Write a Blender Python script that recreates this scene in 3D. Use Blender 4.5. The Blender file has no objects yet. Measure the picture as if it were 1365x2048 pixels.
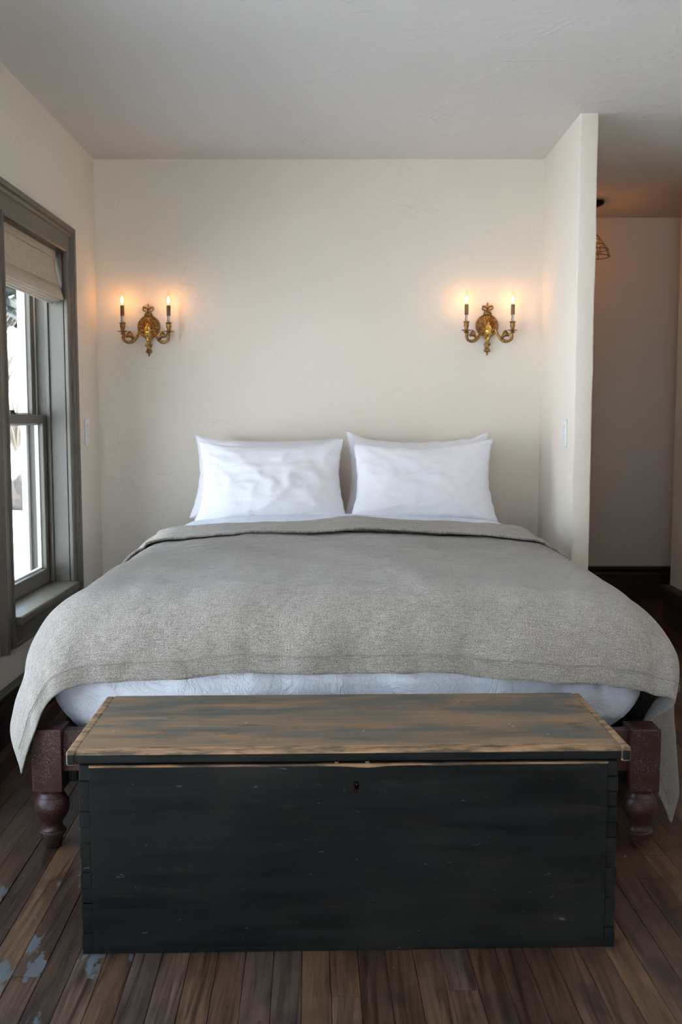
import bpy, bmesh, math, random
from mathutils import Vector, Matrix, noise
import numpy as np

S = bpy.context.scene
COL = S.collection
PI = math.pi
random.seed(7)

# ------------------------------------------------------------------ camera, sky, sun, exposure
cam_d = bpy.data.cameras.new('camera')
cam = bpy.data.objects.new('camera', cam_d)
COL.objects.link(cam)
cam_d.sensor_fit = 'VERTICAL'
cam_d.sensor_height = 36.0
cam_d.sensor_width = 24.0
cam_d.lens = 35.0
cam.location = (0, 0, 1.10)
cam.rotation_euler = (math.radians(90 - 5.337), 0, 0)
cam_d.clip_start = 0.05
cam_d.clip_end = 300
cam_d.dof.use_dof = True
cam_d.dof.focus_distance = 2.7
cam_d.dof.aperture_fstop = 7.1
S.camera = cam

W = bpy.data.worlds.new('sky')
S.world = W
W.use_nodes = True
wn = W.node_tree
bg = wn.nodes['Background']
bg.inputs[0].default_value = (0.68, 0.82, 1.0, 1)
bg.inputs[1].default_value = 2.9

sun_d = bpy.data.lights.new('sun', 'SUN')
sun_d.energy = 16.0
sun_d.angle = 0.02
sun_d.color = (1.0, 0.95, 0.93)
sun = bpy.data.objects.new('sun', sun_d)
COL.objects.link(sun)
sun.rotation_euler = Vector((-0.55, -0.20, -0.80)).to_track_quat('-Z', 'Y').to_euler()
sun.location = (20, 6, 15)

vs = S.view_settings
vs.view_transform = 'Standard'
vs.look = 'None'
vs.gamma = 1.0
vs.use_curve_mapping = False
vs.exposure = 1.15
S.cycles.use_denoising = True
S.cycles.max_bounces = 8
S.cycles.diffuse_bounces = 6
S.cycles.transparent_max_bounces = 16
S.cycles.caustics_reflective = False
S.cycles.caustics_refractive = False
S.cycles.sample_clamp_indirect = 12.0

# ------------------------------------------------------------------ mesh helpers
def link(name, verts, faces, mat=None, parent=None, smooth=False, bevel=0, uv=None, seg=2):
    me = bpy.data.meshes.new(name)
    me.from_pydata([tuple(v) for v in verts], [], faces)
    me.update()
    if smooth:
        me.polygons.foreach_set('use_smooth', [True] * len(me.polygons))
    if uv is not None:
        lay = me.uv_layers.new(name='uv')
        for lp in me.loops:
            lay.data[lp.index].uv = uv[lp.vertex_index]
    o = bpy.data.objects.new(name, me)
    COL.objects.link(o)
    if mat: me.materials.append(mat)
    if parent: o.parent = parent
    if bevel:
        m = o.modifiers.new('bevel', 'BEVEL')
        m.width = bevel; m.segments = seg; m.limit_method = 'ANGLE'
        m.angle_limit = math.radians(40)
    return o

def empty(name, loc=(0, 0, 0), rz=0.0):
    o = bpy.data.objects.new(name, None)
    COL.objects.link(o)
    o.empty_display_size = 0.1
    o.location = loc
    o.rotation_euler = (0, 0, rz)
    return o

def tag(o, label, cat, group=None, kind=None):
    o['label'] = label
    o['category'] = cat
    if group: o['group'] = group
    if kind: o['kind'] = kind
    return o

class G:
    """collects shapes for one mesh object"""
    def __init__(s): s.v = []; s.f = []
    def add(s, v, f):
        n = len(s.v)
        s.v += [tuple(p) for p in v]
        s.f += [tuple(i + n for i in q) for q in f]
        return s
    def box(s, x0, x1, y0, y1, z0, z1):
        v = [(x0,y0,z0),(x1,y0,z0),(x1,y1,z0),(x0,y1,z0),(x0,y0,z1),(x1,y0,z1),(x1,y1,z1),(x0,y1,z1)]
        return s.add(v, [(0,3,2,1),(4,5,6,7),(0,1,5,4),(1,2,6,5),(2,3,7,6),(3,0,4,7)])
    def lathe(s, prof, c=(0,0,0), seg=24, axis='z', cap=True):
        v = []; f = []
        for r, h in prof:
            for k in range(seg):
                a = 2*PI*k/seg
                p = (r*math.cos(a), r*math.sin(a), h)
                if axis == 'y': p = (p[0], -p[2], p[1])
                v.append((p[0]+c[0], p[1]+c[1], p[2]+c[2]))
        for i in range(len(prof)-1):
            for k in range(seg):
                k2 = (k+1) % seg
                f.append((i*seg+k, i*seg+k2, (i+1)*seg+k2, (i+1)*seg+k))
        if cap:
            f.append(tuple(reversed(range(seg))))
            f.append(tuple((len(prof)-1)*seg+k for k in range(seg)))
        return s.add(v, f)
    def tube(s, path, r, seg=8, closed=False):
        pts = [Vector(p) for p in path]
        n = len(pts)
        rr = r if isinstance(r, (list, tuple)) else [r]*n
        v = []; f = []
        up = Vector((0.13, 0.21, 0.97))
        for i, p in enumerate(pts):
            if closed: t = pts[(i+1) % n] - pts[i-1]
            else: t = pts[min(i+1, n-1)] - pts[max(i-1, 0)]
            t.normalize()
            if abs(t.dot(up)) > 0.95: up2 = Vector((1, 0, 0))
            else: up2 = up
            a = t.cross(up2).normalized(); b = t.cross(a).normalized()
            for k in range(seg):
                an = 2*PI*k/seg
                v.append(p + a*(rr[i]*math.cos(an)) + b*(rr[i]*math.sin(an)))
        m = n if closed else n-1
        for i in range(m):
            j = (i+1) % n
            for k in range(seg):
                k2 = (k+1) % seg
                f.append((i*seg+k, i*seg+k2, j*seg+k2, j*seg+k))
        if not closed:
            f.append(tuple(reversed(range(seg)))); f.append(tuple((n-1)*seg+k for k in range(seg)))
        return s.add(v, f)
    def make(s, name, mat, parent=None, smooth=False, bevel=0, seg=2):
        return link(name, s.v, s.f, mat, parent, smooth, bevel, None, seg)

def auto_smooth(o, ang=40):
    me = o.data
    me.polygons.foreach_set('use_smooth', [True]*len(me.polygons))
    bm = bmesh.new(); bm.from_mesh(me)
    for e in bm.edges:
        if len(e.link_faces) == 2 and e.calc_face_angle(0) > math.radians(ang): e.smooth = False
    bm.to_mesh(me); bm.free()
    return o

# ------------------------------------------------------------------ material helpers
class N:
    def __init__(s, name):
        s.m = bpy.data.materials.new(name); s.m.use_nodes = True
        s.t = s.m.node_tree; s.n = s.t.nodes
        s.p = s.n['Principled BSDF']; s.out = s.n['Material Output']
    def new(s, ty, **kw):
        nd = s.n.new(ty)
        for k, val in kw.items(): setattr(nd, k, val)
        return nd
    def l(s, a, b): s.t.links.new(a, b)
    def coord(s, kind='Object', scale=(1,1,1), rot=(0,0,0)):
        tc = s.new('ShaderNodeTexCoord'); mp = s.new('ShaderNodeMapping')
        mp.inputs['Scale'].default_value = scale; mp.inputs['Rotation'].default_value = rot
        s.l(tc.outputs[kind], mp.inputs['Vector'])
        return mp.outputs['Vector']
    def noise(s, vec, scale, detail=4, rough=0.5, dist=0.0):
        nd = s.new('ShaderNodeTexNoise')
        nd.inputs['Scale'].default_value = scale; nd.inputs['Detail'].default_value = detail
        nd.inputs['Roughness'].default_value = rough; nd.inputs['Distortion'].default_value = dist
        if vec is not None: s.l(vec, nd.inputs['Vector'])
        return nd.outputs['Fac']
    def ramp(s, fac, pts):
        nd = s.new('ShaderNodeValToRGB'); cr = nd.color_ramp
        while len(cr.elements) < len(pts): cr.elements.new(0.5)
        for e, (pos, c) in zip(cr.elements, pts):
            e.position = pos
            e.color = (c, c, c, 1) if isinstance(c, (int, float)) else (*c, 1)
        s.l(fac, nd.inputs['Fac'])
        return nd.outputs['Color']
    def mix(s, fac, a, b, mode='MIX'):
        nd = s.new('ShaderNodeMix', data_type='RGBA', blend_type=mode)
        for sock, val in ((nd.inputs[0], fac), (nd.inputs[6], a), (nd.inputs[7], b)):
            if isinstance(val, (int, float)): sock.default_value = val
            elif isinstance(val, tuple): sock.default_value = (*val, 1)
            else: s.l(val, sock)
        return nd.outputs[2]
    def math(s, op, a, b=0.0):
        nd = s.new('ShaderNodeMath', operation=op)
        for sock, val in ((nd.inputs[0], a), (nd.inputs[1], b)):
            if isinstance(val, (int, float)): sock.default_value = val
            else: s.l(val, sock)
        return nd.outputs[0]
    def bump(s, h, strength=0.3, dist=0.01, prev=None):
        nd = s.new('ShaderNodeBump')
        nd.inputs['Strength'].default_value = strength; nd.inputs['Distance'].default_value = dist
        s.l(h, nd.inputs['Height'])
        if prev: s.l(prev, nd.inputs['Normal'])
        return nd.outputs['Normal']
    def fin(s, color=None, rough=None, normal=None, metal=None, spec=None):
        for nm, val in (('Base Color', color), ('Roughness', rough), ('Normal', normal), ('Metallic', metal), ('Specular IOR Level', spec)):
            if val is None: continue
            sock = s.p.inputs[nm]
            if isinstance(val, (int, float)): sock.default_value = val
            elif isinstance(val, tuple): sock.default_value = (*val, 1)
            else: s.l(val, sock)
        return s.m

def plaster(name, col, col2):
    k = N(name); v = k.coord()
    big = k.noise(v, 1.6, 3)
    c = k.mix(big, col, col2)
    st = k.noise(v, 3.4, 2, 0.5, 1.2)
    ridge = k.ramp(st, [(0.0, 0.0), (0.47, 0.0), (0.5, 1.0), (0.515, 0.25), (0.60, 0.0)])
    mask = k.ramp(k.noise(v, 3.7, 2), [(0.50, 0.0), (0.66, 1.0)])
    strokes = k.math('MULTIPLY', ridge, mask)
    n1 = k.bump(k.noise(v, 5.0, 5, 0.6, 0.8), 0.16, 0.03)
    n2 = k.bump(strokes, 0.34, 0.004, n1)
    n3 = k.bump(k.noise(v, 60, 3, 0.6), 0.08, 0.004, n2)
    return k.fin(c, 0.8, n3, spec=0.25)

M = {}
M['wall'] = plaster('wall_plaster', (0.745, 0.680, 0.590), (0.785, 0.722, 0.637))
M['ceil'] = plaster('ceiling_plaster', (0.66, 0.635, 0.61), (0.70, 0.675, 0.655))

def simple(name, col, rough=0.5, metal=0.0, bump=None, spec=None, var=0.0, scale=20):
    k = N(name); v = k.coord()
    c = col
    if var:
        c = k.mix(k.noise(v, scale, 4), tuple(x*(1-var) for x in col), tuple(min(1, x*(1+var)) for x in col))
    nrm = k.bump(k.noise(v, bump[0], 4), bump[1], 0.003) if bump else None
    return k.fin(c, rough, nrm, metal, spec)

M['trim'] = simple('olive_grey_paint', (0.118, 0.104, 0.080), 0.42, bump=(90, 0.08), var=0.12, scale=9)
M['baseboard'] = simple('dark_brown_paint', (0.035, 0.030, 0.024), 0.45, bump=(60, 0.08), var=0.15)
M['out_white'] = simple('weathered_white_paint', (0.75, 0.75, 0.73), 0.6, bump=(50, 0.2), var=0.08)
M['plastic'] = simple('white_plastic', (0.78, 0.78, 0.80), 0.35)
M['plastic2'] = simple('grey_plastic', (0.45, 0.45, 0.46), 0.4)
M['iron'] = simple('black_iron', (0.012, 0.011, 0.011), 0.5, 0.3)
M['hidden'] = simple('house_siding', (0.5, 0.48, 0.45), 0.8)
M['shade'] = None

def brass(name, a, b, rough):
    k = N(name); v = k.coord()
    f = k.ramp(k.noise(v, 130, 4, 0.6), [(0.38, 0.0), (0.62, 1.0)])
    c = k.mix(f, a, b)
    return k.fin(c, rough, k.bump(k.noise(v, 260, 3), 0.2, 0.002), 1.0)
M['brass'] = brass('aged_brass', (0.17, 0.085, 0.03), (0.46, 0.27, 0.10), 0.42)
M['brass_bright'] = brass('polished_brass', (0.55, 0.36, 0.10), (0.75, 0.50, 0.16), 0.22)
M['sleeve'] = simple('brown_card_sleeve', (0.19, 0.115, 0.065), 0.6, var=0.2)
M['candle_white'] = simple('white_socket', (0.6, 0.58, 0.55), 0.5)

def emit(name, col, strength):
    k = N(name)
    e = k.new('ShaderNodeEmission'); e.inputs[0].default_value = (*col, 1); e.inputs[1].default_value = strength
    k.l(e.outputs[0], k.out.inputs[0])
    return k.m
M['filament'] = emit('glowing_filament', (1.0, 0.47, 0.16), 60)
M['filament_hall'] = emit('glowing_hall_filament', (1.0, 0.36, 0.09), 80)

def glass(name, tint, rough=0.0, amount=1.0):
    k = N(name)
    tr = k.new('ShaderNodeBsdfTransparent'); tr.inputs[0].default_value = (*tint, 1)
    gl = k.new('ShaderNodeBsdfGlossy'); gl.inputs['Roughness'].default_value = rough
    fr = k.new('ShaderNodeFresnel'); fr.inputs[0].default_value = 1.45
    geo = k.new('ShaderNodeNewGeometry')
    f = k.math('MULTIPLY', k.math('MULTIPLY', fr.outputs[0], amount), k.math('SUBTRACT', 1.0, geo.outputs['Backfacing']))
    mx = k.new('ShaderNodeMixShader')
    k.l(f, mx.inputs[0]); k.l(tr.outputs[0], mx.inputs[1]); k.l(gl.outputs[0], mx.inputs[2])
    k.l(mx.outputs[0], k.out.inputs[0])
    return k.m
M['glass'] = glass('window_glass', (0.96, 0.98, 0.97))
M['bulb'] = glass('bulb_glass', (1.0, 0.95, 0.86), 0.02)

# floor boards
def floor_mat():
    k = N('worn_floor_boards')
    info = k.new('ShaderNodeObjectInfo'); rnd = info.outputs['Random']
    g = k.coord(scale=(26, 1.1, 1))
    off = k.new('ShaderNodeVectorMath', operation='ADD'); k.l(g, off.inputs[0])
    cmb = k.new('ShaderNodeCombineXYZ'); k.l(k.math('MULTIPLY', rnd, 70.0), cmb.inputs[1]); k.l(k.math('MULTIPLY', rnd, 31.0), cmb.inputs[2])
    k.l(cmb.outputs[0], off.inputs[1])
    grain = k.ramp(k.noise(off.outputs[0], 3.2, 7, 0.65, 0.7), [(0.34, 0.0), (0.66, 1.0)])
    v = k.coord()
    base = k.ramp(rnd, [(0.0, (0.038, 0.022, 0.015)), (0.3, (0.084, 0.047, 0.027)), (0.55, (0.073, 0.050, 0.039)), (0.8, (0.112, 0.064, 0.035)), (1.0, (0.054, 0.034, 0.027))])
    c = k.mix(grain, k.mix(1.0, base, (0.40, 0.36, 0.35), 'MULTIPLY'), k.mix(1.0, base, (1.65, 1.6, 1.6), 'MULTIPLY'))
    blot = k.ramp(k.noise(v, 5.5, 4, 0.6), [(0.50, 0.0), (0.68, 1.0)])
    c = k.mix(k.math('MULTIPLY', blot, 0.7), c, (0.020, 0.014, 0.013))
    # worn-through lighter edges and dark drips
    spots = k.new('ShaderNodeTexVoronoi'); spots.inputs['Scale'].default_value = 22; spots.inputs['Randomness'].default_value = 1
    k.l(v, spots.inputs['Vector'])
    sp = k.ramp(spots.outputs['Distance'], [(0.0, 1.0), (0.10, 1.0), (0.16, 0.0)])
    keep = k.ramp(k.noise(v, 9.0, 1), [(0.56, 0.0), (0.60, 1.0)])
    c = k.mix(k.math('MULTIPLY', k.math('MULTIPLY', sp, keep), 0.7), c, (0.030, 0.012, 0.011))
    fl = k.new('ShaderNodeTexVoronoi'); fl.inputs['Scale'].default_value = 13
    k.l(v, fl.inputs['Vector'])
    fk = k.ramp(fl.outputs['Distance'], [(0.0, 1.0), (0.03, 1.0), (0.045, 0.0)])
    keep2 = k.ramp(k.noise(v, 6.0, 1), [(0.50, 0.0), (0.53, 1.0)])
    c = k.mix(k.math('MULTIPLY', fk, keep2), c, (0.40, 0.38, 0.34))
    # remains of blue grey paint, most of it near the window wall
    geo = k.new('ShaderNodeNewGeometry')
    dist = k.new('ShaderNodeVectorMath', operation='DISTANCE'); k.l(geo.outputs['Position'], dist.inputs[0]); dist.inputs[1].default_value = (-0.68, 2.02, 0)
    near = k.ramp(k.math('MULTIPLY', dist.outputs['Value'], 1.0), [(0.05, 1.0), (0.62, 0.0)])
    pn = k.noise(k.coord(scale=(2.2, 0.8, 1)), 5.5, 5, 0.62)
    pm = k.ramp(k.math('ADD', pn, k.math('MULTIPLY', near, 0.16)), [(0.695, 0.0), (0.72, 1.0)])
    c = k.mix(k.math('MULTIPLY', pm, 0.7), c, (0.115, 0.135, 0.15))
    r = k.ramp(grain, [(0.1, 0.40), (0.9, 0.62)])
    n1 = k.bump(grain, 0.25, 0.002)
    n2 = k.bump(k.noise(v, 30, 4), 0.12, 0.004, n1)
    return k.fin(c, r, n2, spec=0.22)
M['floor'] = floor_mat()
M['subfloor'] = simple('dark_subfloor', (0.012, 0.009, 0.008), 0.9)

# ------------------------------------------------------------------ room shell
XL, XR, YB, YH, ZC = -1.15, 1.78, 4.75, 6.10, 2.30      # left wall, right wall, bed wall, hall end wall, ceiling
YR = -1.80                                             # wall behind the camera
PX0, PX1, PY = 0.945, 1.018, 4.055                     # stub partition
TH = 0.17
ZG = -0.45

def struct(o, label, cat):
    return tag(o, label, cat, kind='structure')

def wall_with_holes(name, axis, inner, outer, a0, a1, z0, z1, holes, mat):
    """wall slab between inner and outer; holes = (a0,a1,z0,z1) along the wall; one clean mesh"""
    As = sorted({a0, a1, *[h[0] for h in holes], *[h[1] for h in holes]})
    Zs = sorted({z0, z1, *[h[2] for h in holes], *[h[3] for h in holes]})
    solid = {}
    for i in range(len(As)-1):
        for j in range(len(Zs)-1):
            ca, cz = (As[i]+As[i+1])/2, (Zs[j]+Zs[j+1])/2
            solid[i, j] = not any(h[0] < ca < h[1] and h[2] < cz < h[3] for h in holes)
    idx = {}; v = []; f = []
    def vid(i, j, side):
        key = (i, j, side)
        if key not in idx:
            d = inner if side == 0 else outer
            idx[key] = len(v)
            v.append((d, As[i], Zs[j]) if axis == 'x' else (As[i], d, Zs[j]))
        return idx[key]
    for (i, j), ok in solid.items():
        if not ok: continue
        f.append((vid(i,j,0), vid(i+1,j,0), vid(i+1,j+1,0), vid(i,j+1,0)))
        f.append((vid(i,j,1), vid(i,j+1,1), vid(i+1,j+1,1), vid(i+1,j,1)))
        for (di, dj, p, q) in ((-1,0,(i,j),(i,j+1)), (1,0,(i+1,j),(i+1,j+1)), (0,-1,(i,j),(i+1,j)), (0,1,(i,j+1),(i+1,j+1))):
            if not solid.get((i+di, j+dj), False):
                f.append((vid(*p,0), vid(*q,0), vid(*q,1), vid(*p,1)))
    o = link(name, v, f, mat)
    bm = bmesh.new(); bm.from_mesh(o.data); bmesh.ops.recalc_face_normals(bm, faces=bm.faces); bm.to_mesh(o.data); bm.free()
    return o

WZ0, WZ1, WHALF = 0.415, 1.784, 0.3825
W1Y = 3.793       # window beside the bed
W2Y = 2.02        # further unseen windows in the same wall, added to bring in daylight
W3Y = 0.68
W4X = -0.57       # unseen window across from the bed, added for light from the front
BIG = (0.52, 0.13, 1.92)  # size of the unseen windows, picked for the daylight they let in
hole = lambda c, h=WHALF, a=WZ0, b=WZ1: (c-h-0.02, c+h+0.02, a-0.03, b+0.02)
wl = wall_with_holes('wall_left', 'x', XL, XL-TH, YR, YB+0.12, -0.02, ZC, [hole(W1Y), hole(W2Y, *BIG), hole(W3Y, *BIG)], M['wall'])
struct(wl, 'white plaster wall with the tall window beside the bed', 'wall')
wr = wall_with_holes('wall_rear', 'y', YR, YR-TH, XL-TH, XR+TH, -0.02, ZC, [hole(W4X, *BIG)], M['wall'])
struct(wr, 'white plaster wall with one added unseen window across from the bed', 'wall')
wb = G().box(XL, PX0, YB, YB+0.12, -0.02, ZC).make('wall_back', M['wall'])
struct(wb, 'white trowelled plaster wall behind the bed with two brass sconces', 'wall')
# partition, with slightly uneven plaster edges
def partition():
    nz = 46; v = []; f = []
    for j in range(nz+1):
        z = -0.02 + (ZC+0.02)*j/nz
        w = lambda s: 0.004*noise.noise((s*7.1, z*3.1, s)) + 0.002*noise.noise((s*3, z*9, 2.2))
        ring = [(PX0, YB, z), (PX0+w(1), PY+0.005+w(2), z), (PX0+0.002+w(1), PY+0.0012+w(2), z), (PX0+0.006+w(1), PY+w(2), z),
                (PX1-0.006+w(3), PY+w(4), z), (PX1-0.002+w(3), PY+0.0012+w(4), z), (PX1+w(3), PY+0.005+w(4), z), (PX1, YB, z), (PX1, YH, z), (PX0, YH, z)]
        v += ring
    n = 10
    for j in range(nz):
        for k in range(n):
            k2 = (k+1) % n
            f.append((j*n+k, j*n+k2, (j+1)*n+k2, (j+1)*n+k))
    f.append(tuple(reversed(range(n)))); f.append(tuple(nz*n+k for k in range(n)))
    o = link('wall_partition', v, f, M['wall'])
    return auto_smooth(o, 60)
struct(partition(), 'thin white plaster partition between the bed and the hall', 'wall')
wh = G().box(PX0-0.1, 2.9, YH, YH+0.12, -0.02, ZC).make('wall_hall', M['wall'])
struct(wh, 'shadowed plaster wall at the end of the hall', 'wall')
YC = 5.33
wR = G().box(XR, XR+0.12, YR-TH, YC, -0.02, ZC).make('wall_right', M['wall'], bevel=0.008)
struct(wR, 'plaster wall on the far side of the hall with an outside corner', 'wall')
wN = G().box(2.8, 2.92, YC-0.1, YH, -0.02, ZC).box(XR+0.12, 2.8, YC-0.1, YC, -0.02, ZC).make('wall_recess', M['wall'])
struct(wN, 'plaster walls closing the recess off the hall', 'wall')
ce = G().box(XL-TH, 2.92, YR-TH, YH+0.12, ZC, ZC+0.12).make('ceiling', M['ceil'])
struct(ce, 'white trowelled plaster ceiling over bed and hall', 'ceiling')
rf = G().box(XL-TH-0.25, 3.2, YR-TH-0.25, YH+0.4, ZC+0.121, 2.62).make('roof', M['hidden'])  # out of view, added so the house shadow falls on the snow nearby
struct(rf, 'unseen flat roof slab added above the bedroom to shade the nearby snow', 'roof')

# ---- floor with single boards
fl = G().box(XL-TH, 2.92, YR-TH, YH+0.12, ZG-0.2, -0.021).make('floor', M['subfloor'])
struct(fl, 'worn dark brown narrow strip wood floor with paint remains', 'floor')
def clip(poly, xmin, xmax, ymin, ymax):
    def cut(pts, inside, inter):
        out = []
        for i, p in enumerate(pts):
            q = pts[i-1]
            if inside(p):
                if not inside(q): out.append(inter(q, p))
                out.append(p)
            elif inside(q): out.append(inter(q, p))
        return out
    def ix(x): return lambda q, p: (x, q[1]+(p[1]-q[1])*(x-q[0])/(p[0]-q[0]))
    def iy(y): return lambda q, p: (q[0]+(p[0]-q[0])*(y-q[1])/(p[1]-q[1]), y)
    for ins, itr in ((lambda p: p[0] >= xmin, ix(xmin)), (lambda p: p[0] <= xmax, ix(xmax)), (lambda p: p[1] >= ymin, iy(ymin)), (lambda p: p[1] <= ymax, iy(ymax))):
        if not poly: break
        poly = cut(poly, ins, itr)
    return poly
PW = 0.0575
def planks(rect, lens):
    x0, x1, y0, y1 = rect
    sl = -0.031
    u = x0 - 0.25
    while u < x1 + 0.3:
        y = y0 - random.uniform(0.0, 1.2)
        while y < y1:
            L = random.uniform(*lens) if y > -0.2 else 3.0
            g = 0.0006
            q = [(u+g+sl*(y+g), y+g), (u+PW-g+sl*(y+g), y+g), (u+PW-g+sl*(y+L-g), y+L-g), (u+g+sl*(y+L-g), y+L-g)]
            p = clip(q, x0, x1, y0, y1)
            y += L
            if len(p) < 3: continue
            ar = abs(sum(p[i-1][0]*p[i][1]-p[i][0]*p[i-1][1] for i in range(len(p))))/2
            if ar < 0.0015: continue
            c = (sum(a for a, b in p)/len(p), sum(b for a, b in p)/len(p))
            n = len(p); top = random.uniform(-0.0012, 0.0)
            ins = [((a-c[0]), (b-c[1])) for a, b in p]
            def shr(a, b):
                # small chamfer
                return (a - math.copysign(min(0.0011, abs(a)*0.2), a), b - math.copysign(min(0.0011, abs(b)*0.2), b))
            v = [(a, b, -0.0205) for a, b in ins] + [(a, b, top-0.0010) for a, b in ins] + [(*shr(a, b), top) for a, b in ins]
            f = [tuple(reversed(range(n))), tuple(2*n+i for i in range(n))]
            for i in range(n):
                j = (i+1) % n
                f += [(i, j, n+j, n+i), (n+i, n+j, 2*n+j, 2*n+i)]
            o = link('plank', v, f, M['floor'], fl)
            o.location = (c[0], c[1], 0)
        u += PW
planks((XL, XR, YR, YB), (1.3, 2.6))
planks((PX1, 2.8, YB, YH), (1.3, 2.4))

# ---- baseboards
def baseboard(name, pts, side, h, label, t=0.02, cap=0.014, capt=0.03):
    """board along the line pts[0]->pts[1]; side = unit normal into the room"""
    a, b = Vector((*pts[0], 0)), Vector((*pts[1], 0)); nrm = Vector((*side, 0))
    prof = [(0, 0), (t, 0), (t, h-0.055), (t+0.004, h-0.05), (t+0.002, h-0.035), (capt*0.8, h-0.028), (capt, h-0.018), (capt, h-0.006), (capt-0.006, h), (0, h)]
    v = [tuple(p + nrm*d + Vector((0, 0, z))) for p in (a, b) for d, z in prof]
    n = len(prof)
    f = [(i, (i+1) % n, n+(i+1) % n, n+i) for i in range(n)] + [tuple(reversed(range(n))), tuple(range(n, 2*n))]
    o = link(name, v, f, M['baseboard'])
    bm = bmesh.new(); bm.from_mesh(o.data); bmesh.ops.recalc_face_normals(bm, faces=bm.faces); bm.to_mesh(o.data); bm.free()
    return struct(o, label, 'baseboard')
baseboard('baseboard_left', ((XL, YR), (XL, YB)), (1, 0), 0.187, 'dark moulded baseboard under the window')
baseboard('baseboard_back', ((XL, YB), (PX0, YB)), (0, -1), 0.187, 'dark moulded baseboard behind the bed')
baseboard('baseboard_partition', ((PX0, PY), (PX0, YB)), (-1, 0), 0.187, 'dark baseboard along the thin partition beside the bed')
baseboard('baseboard_hall', ((PX1, YH), (2.8, YH)), (0, -1), 0.195, 'dark baseboard at the end wall of the hall')
baseboard('baseboard_right', ((XR, YR), (XR, YC+0.0)), (-1, 0), 0.208, 'dark baseboard with a deep cap at the outside corner', 0.03, 0.02, 0.056)

# ------------------------------------------------------------------ windows
CAS = [(0,0),(0,.016),(.005,.021),(.011,.019),(.015,.013),(.072,.013),(.075,.019),(.082,.023),(.088,.021),(.091,.028),(.106,.031),(.112,.027),(.112,0)]
def casing_piece(par, name, p0, p1, out, m0, m1):
    """profile swept in the wall plane from p0 to p1 (x,z); out = outward dir (x,z); m = mitre shift along the run per unit width"""
    d = Vector((p1[0]-p0[0], p1[1]-p0[1])).normalized()
    v = []
    for p, m in ((p0, m0), (p1, m1)):
        for w, h in CAS:
            v.append((p[0]+out[0]*w+d.x*m*w, -h, p[1]+out[1]*w+d.y*m*w))
    n = len(CAS)
    f = [(i, (i+1) % n, n+(i+1) % n, n+i) for i in range(n)] + [tuple(reversed(range(n))), tuple(range(n, 2*n))]
    o = link(name, v, f, M['trim'], par)
    bm = bmesh.new(); bm.from_mesh(o.data); bmesh.ops.recalc_face_normals(bm, faces=bm.faces); bm.to_mesh(o.data); bm.free()
    return o
def sash(par, name, z0, z1, y0, y1, bot, top, half):
    h = half - 0.002; st = 0.052
    s = empty(name); s.parent = par
    G().box(-h, -h+st, y0, y1, z0, z1).make('stile', M['trim'], s, bevel=0.003)
    G().box(h-st, h, y0, y1, z0, z1).make('stile', M['trim'], s, bevel=0.003)
    G().box(-h+st, h-st, y0, y1, z0, z0+bot).make('bottom_rail', M['trim'], s, bevel=0.003)
    G().box(-h+st, h-st, y0, y1, z1-top, z1).make('top_rail', M['trim'], s, bevel=0.003)
    ym = (y0+y1)/2
    pn = G().box(-h+st-0.008, h-st+0.008, ym-0.0015, ym+0.0015, z0+bot-0.008, z1-top+0.008).make('pane', M['glass'], s)
    pt = G()
    b = 0.007
    xa, xb, za, zb = -h+st, h-st, z0+bot, z1-top
    pt.box(xa, xa+b, ym+0.002, y1-0.001, za, zb).box(xb-b, xb, ym+0.002, y1-0.001, za, zb)
    pt.box(xa+b, xb-b, ym+0.002, y1-0.001, za, za+b).box(xa+b, xb-b, ym+0.002, y1-0.001, zb-b, zb)
    pt.make('glazing_putty', M['out_white'], s)
    return s
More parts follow.
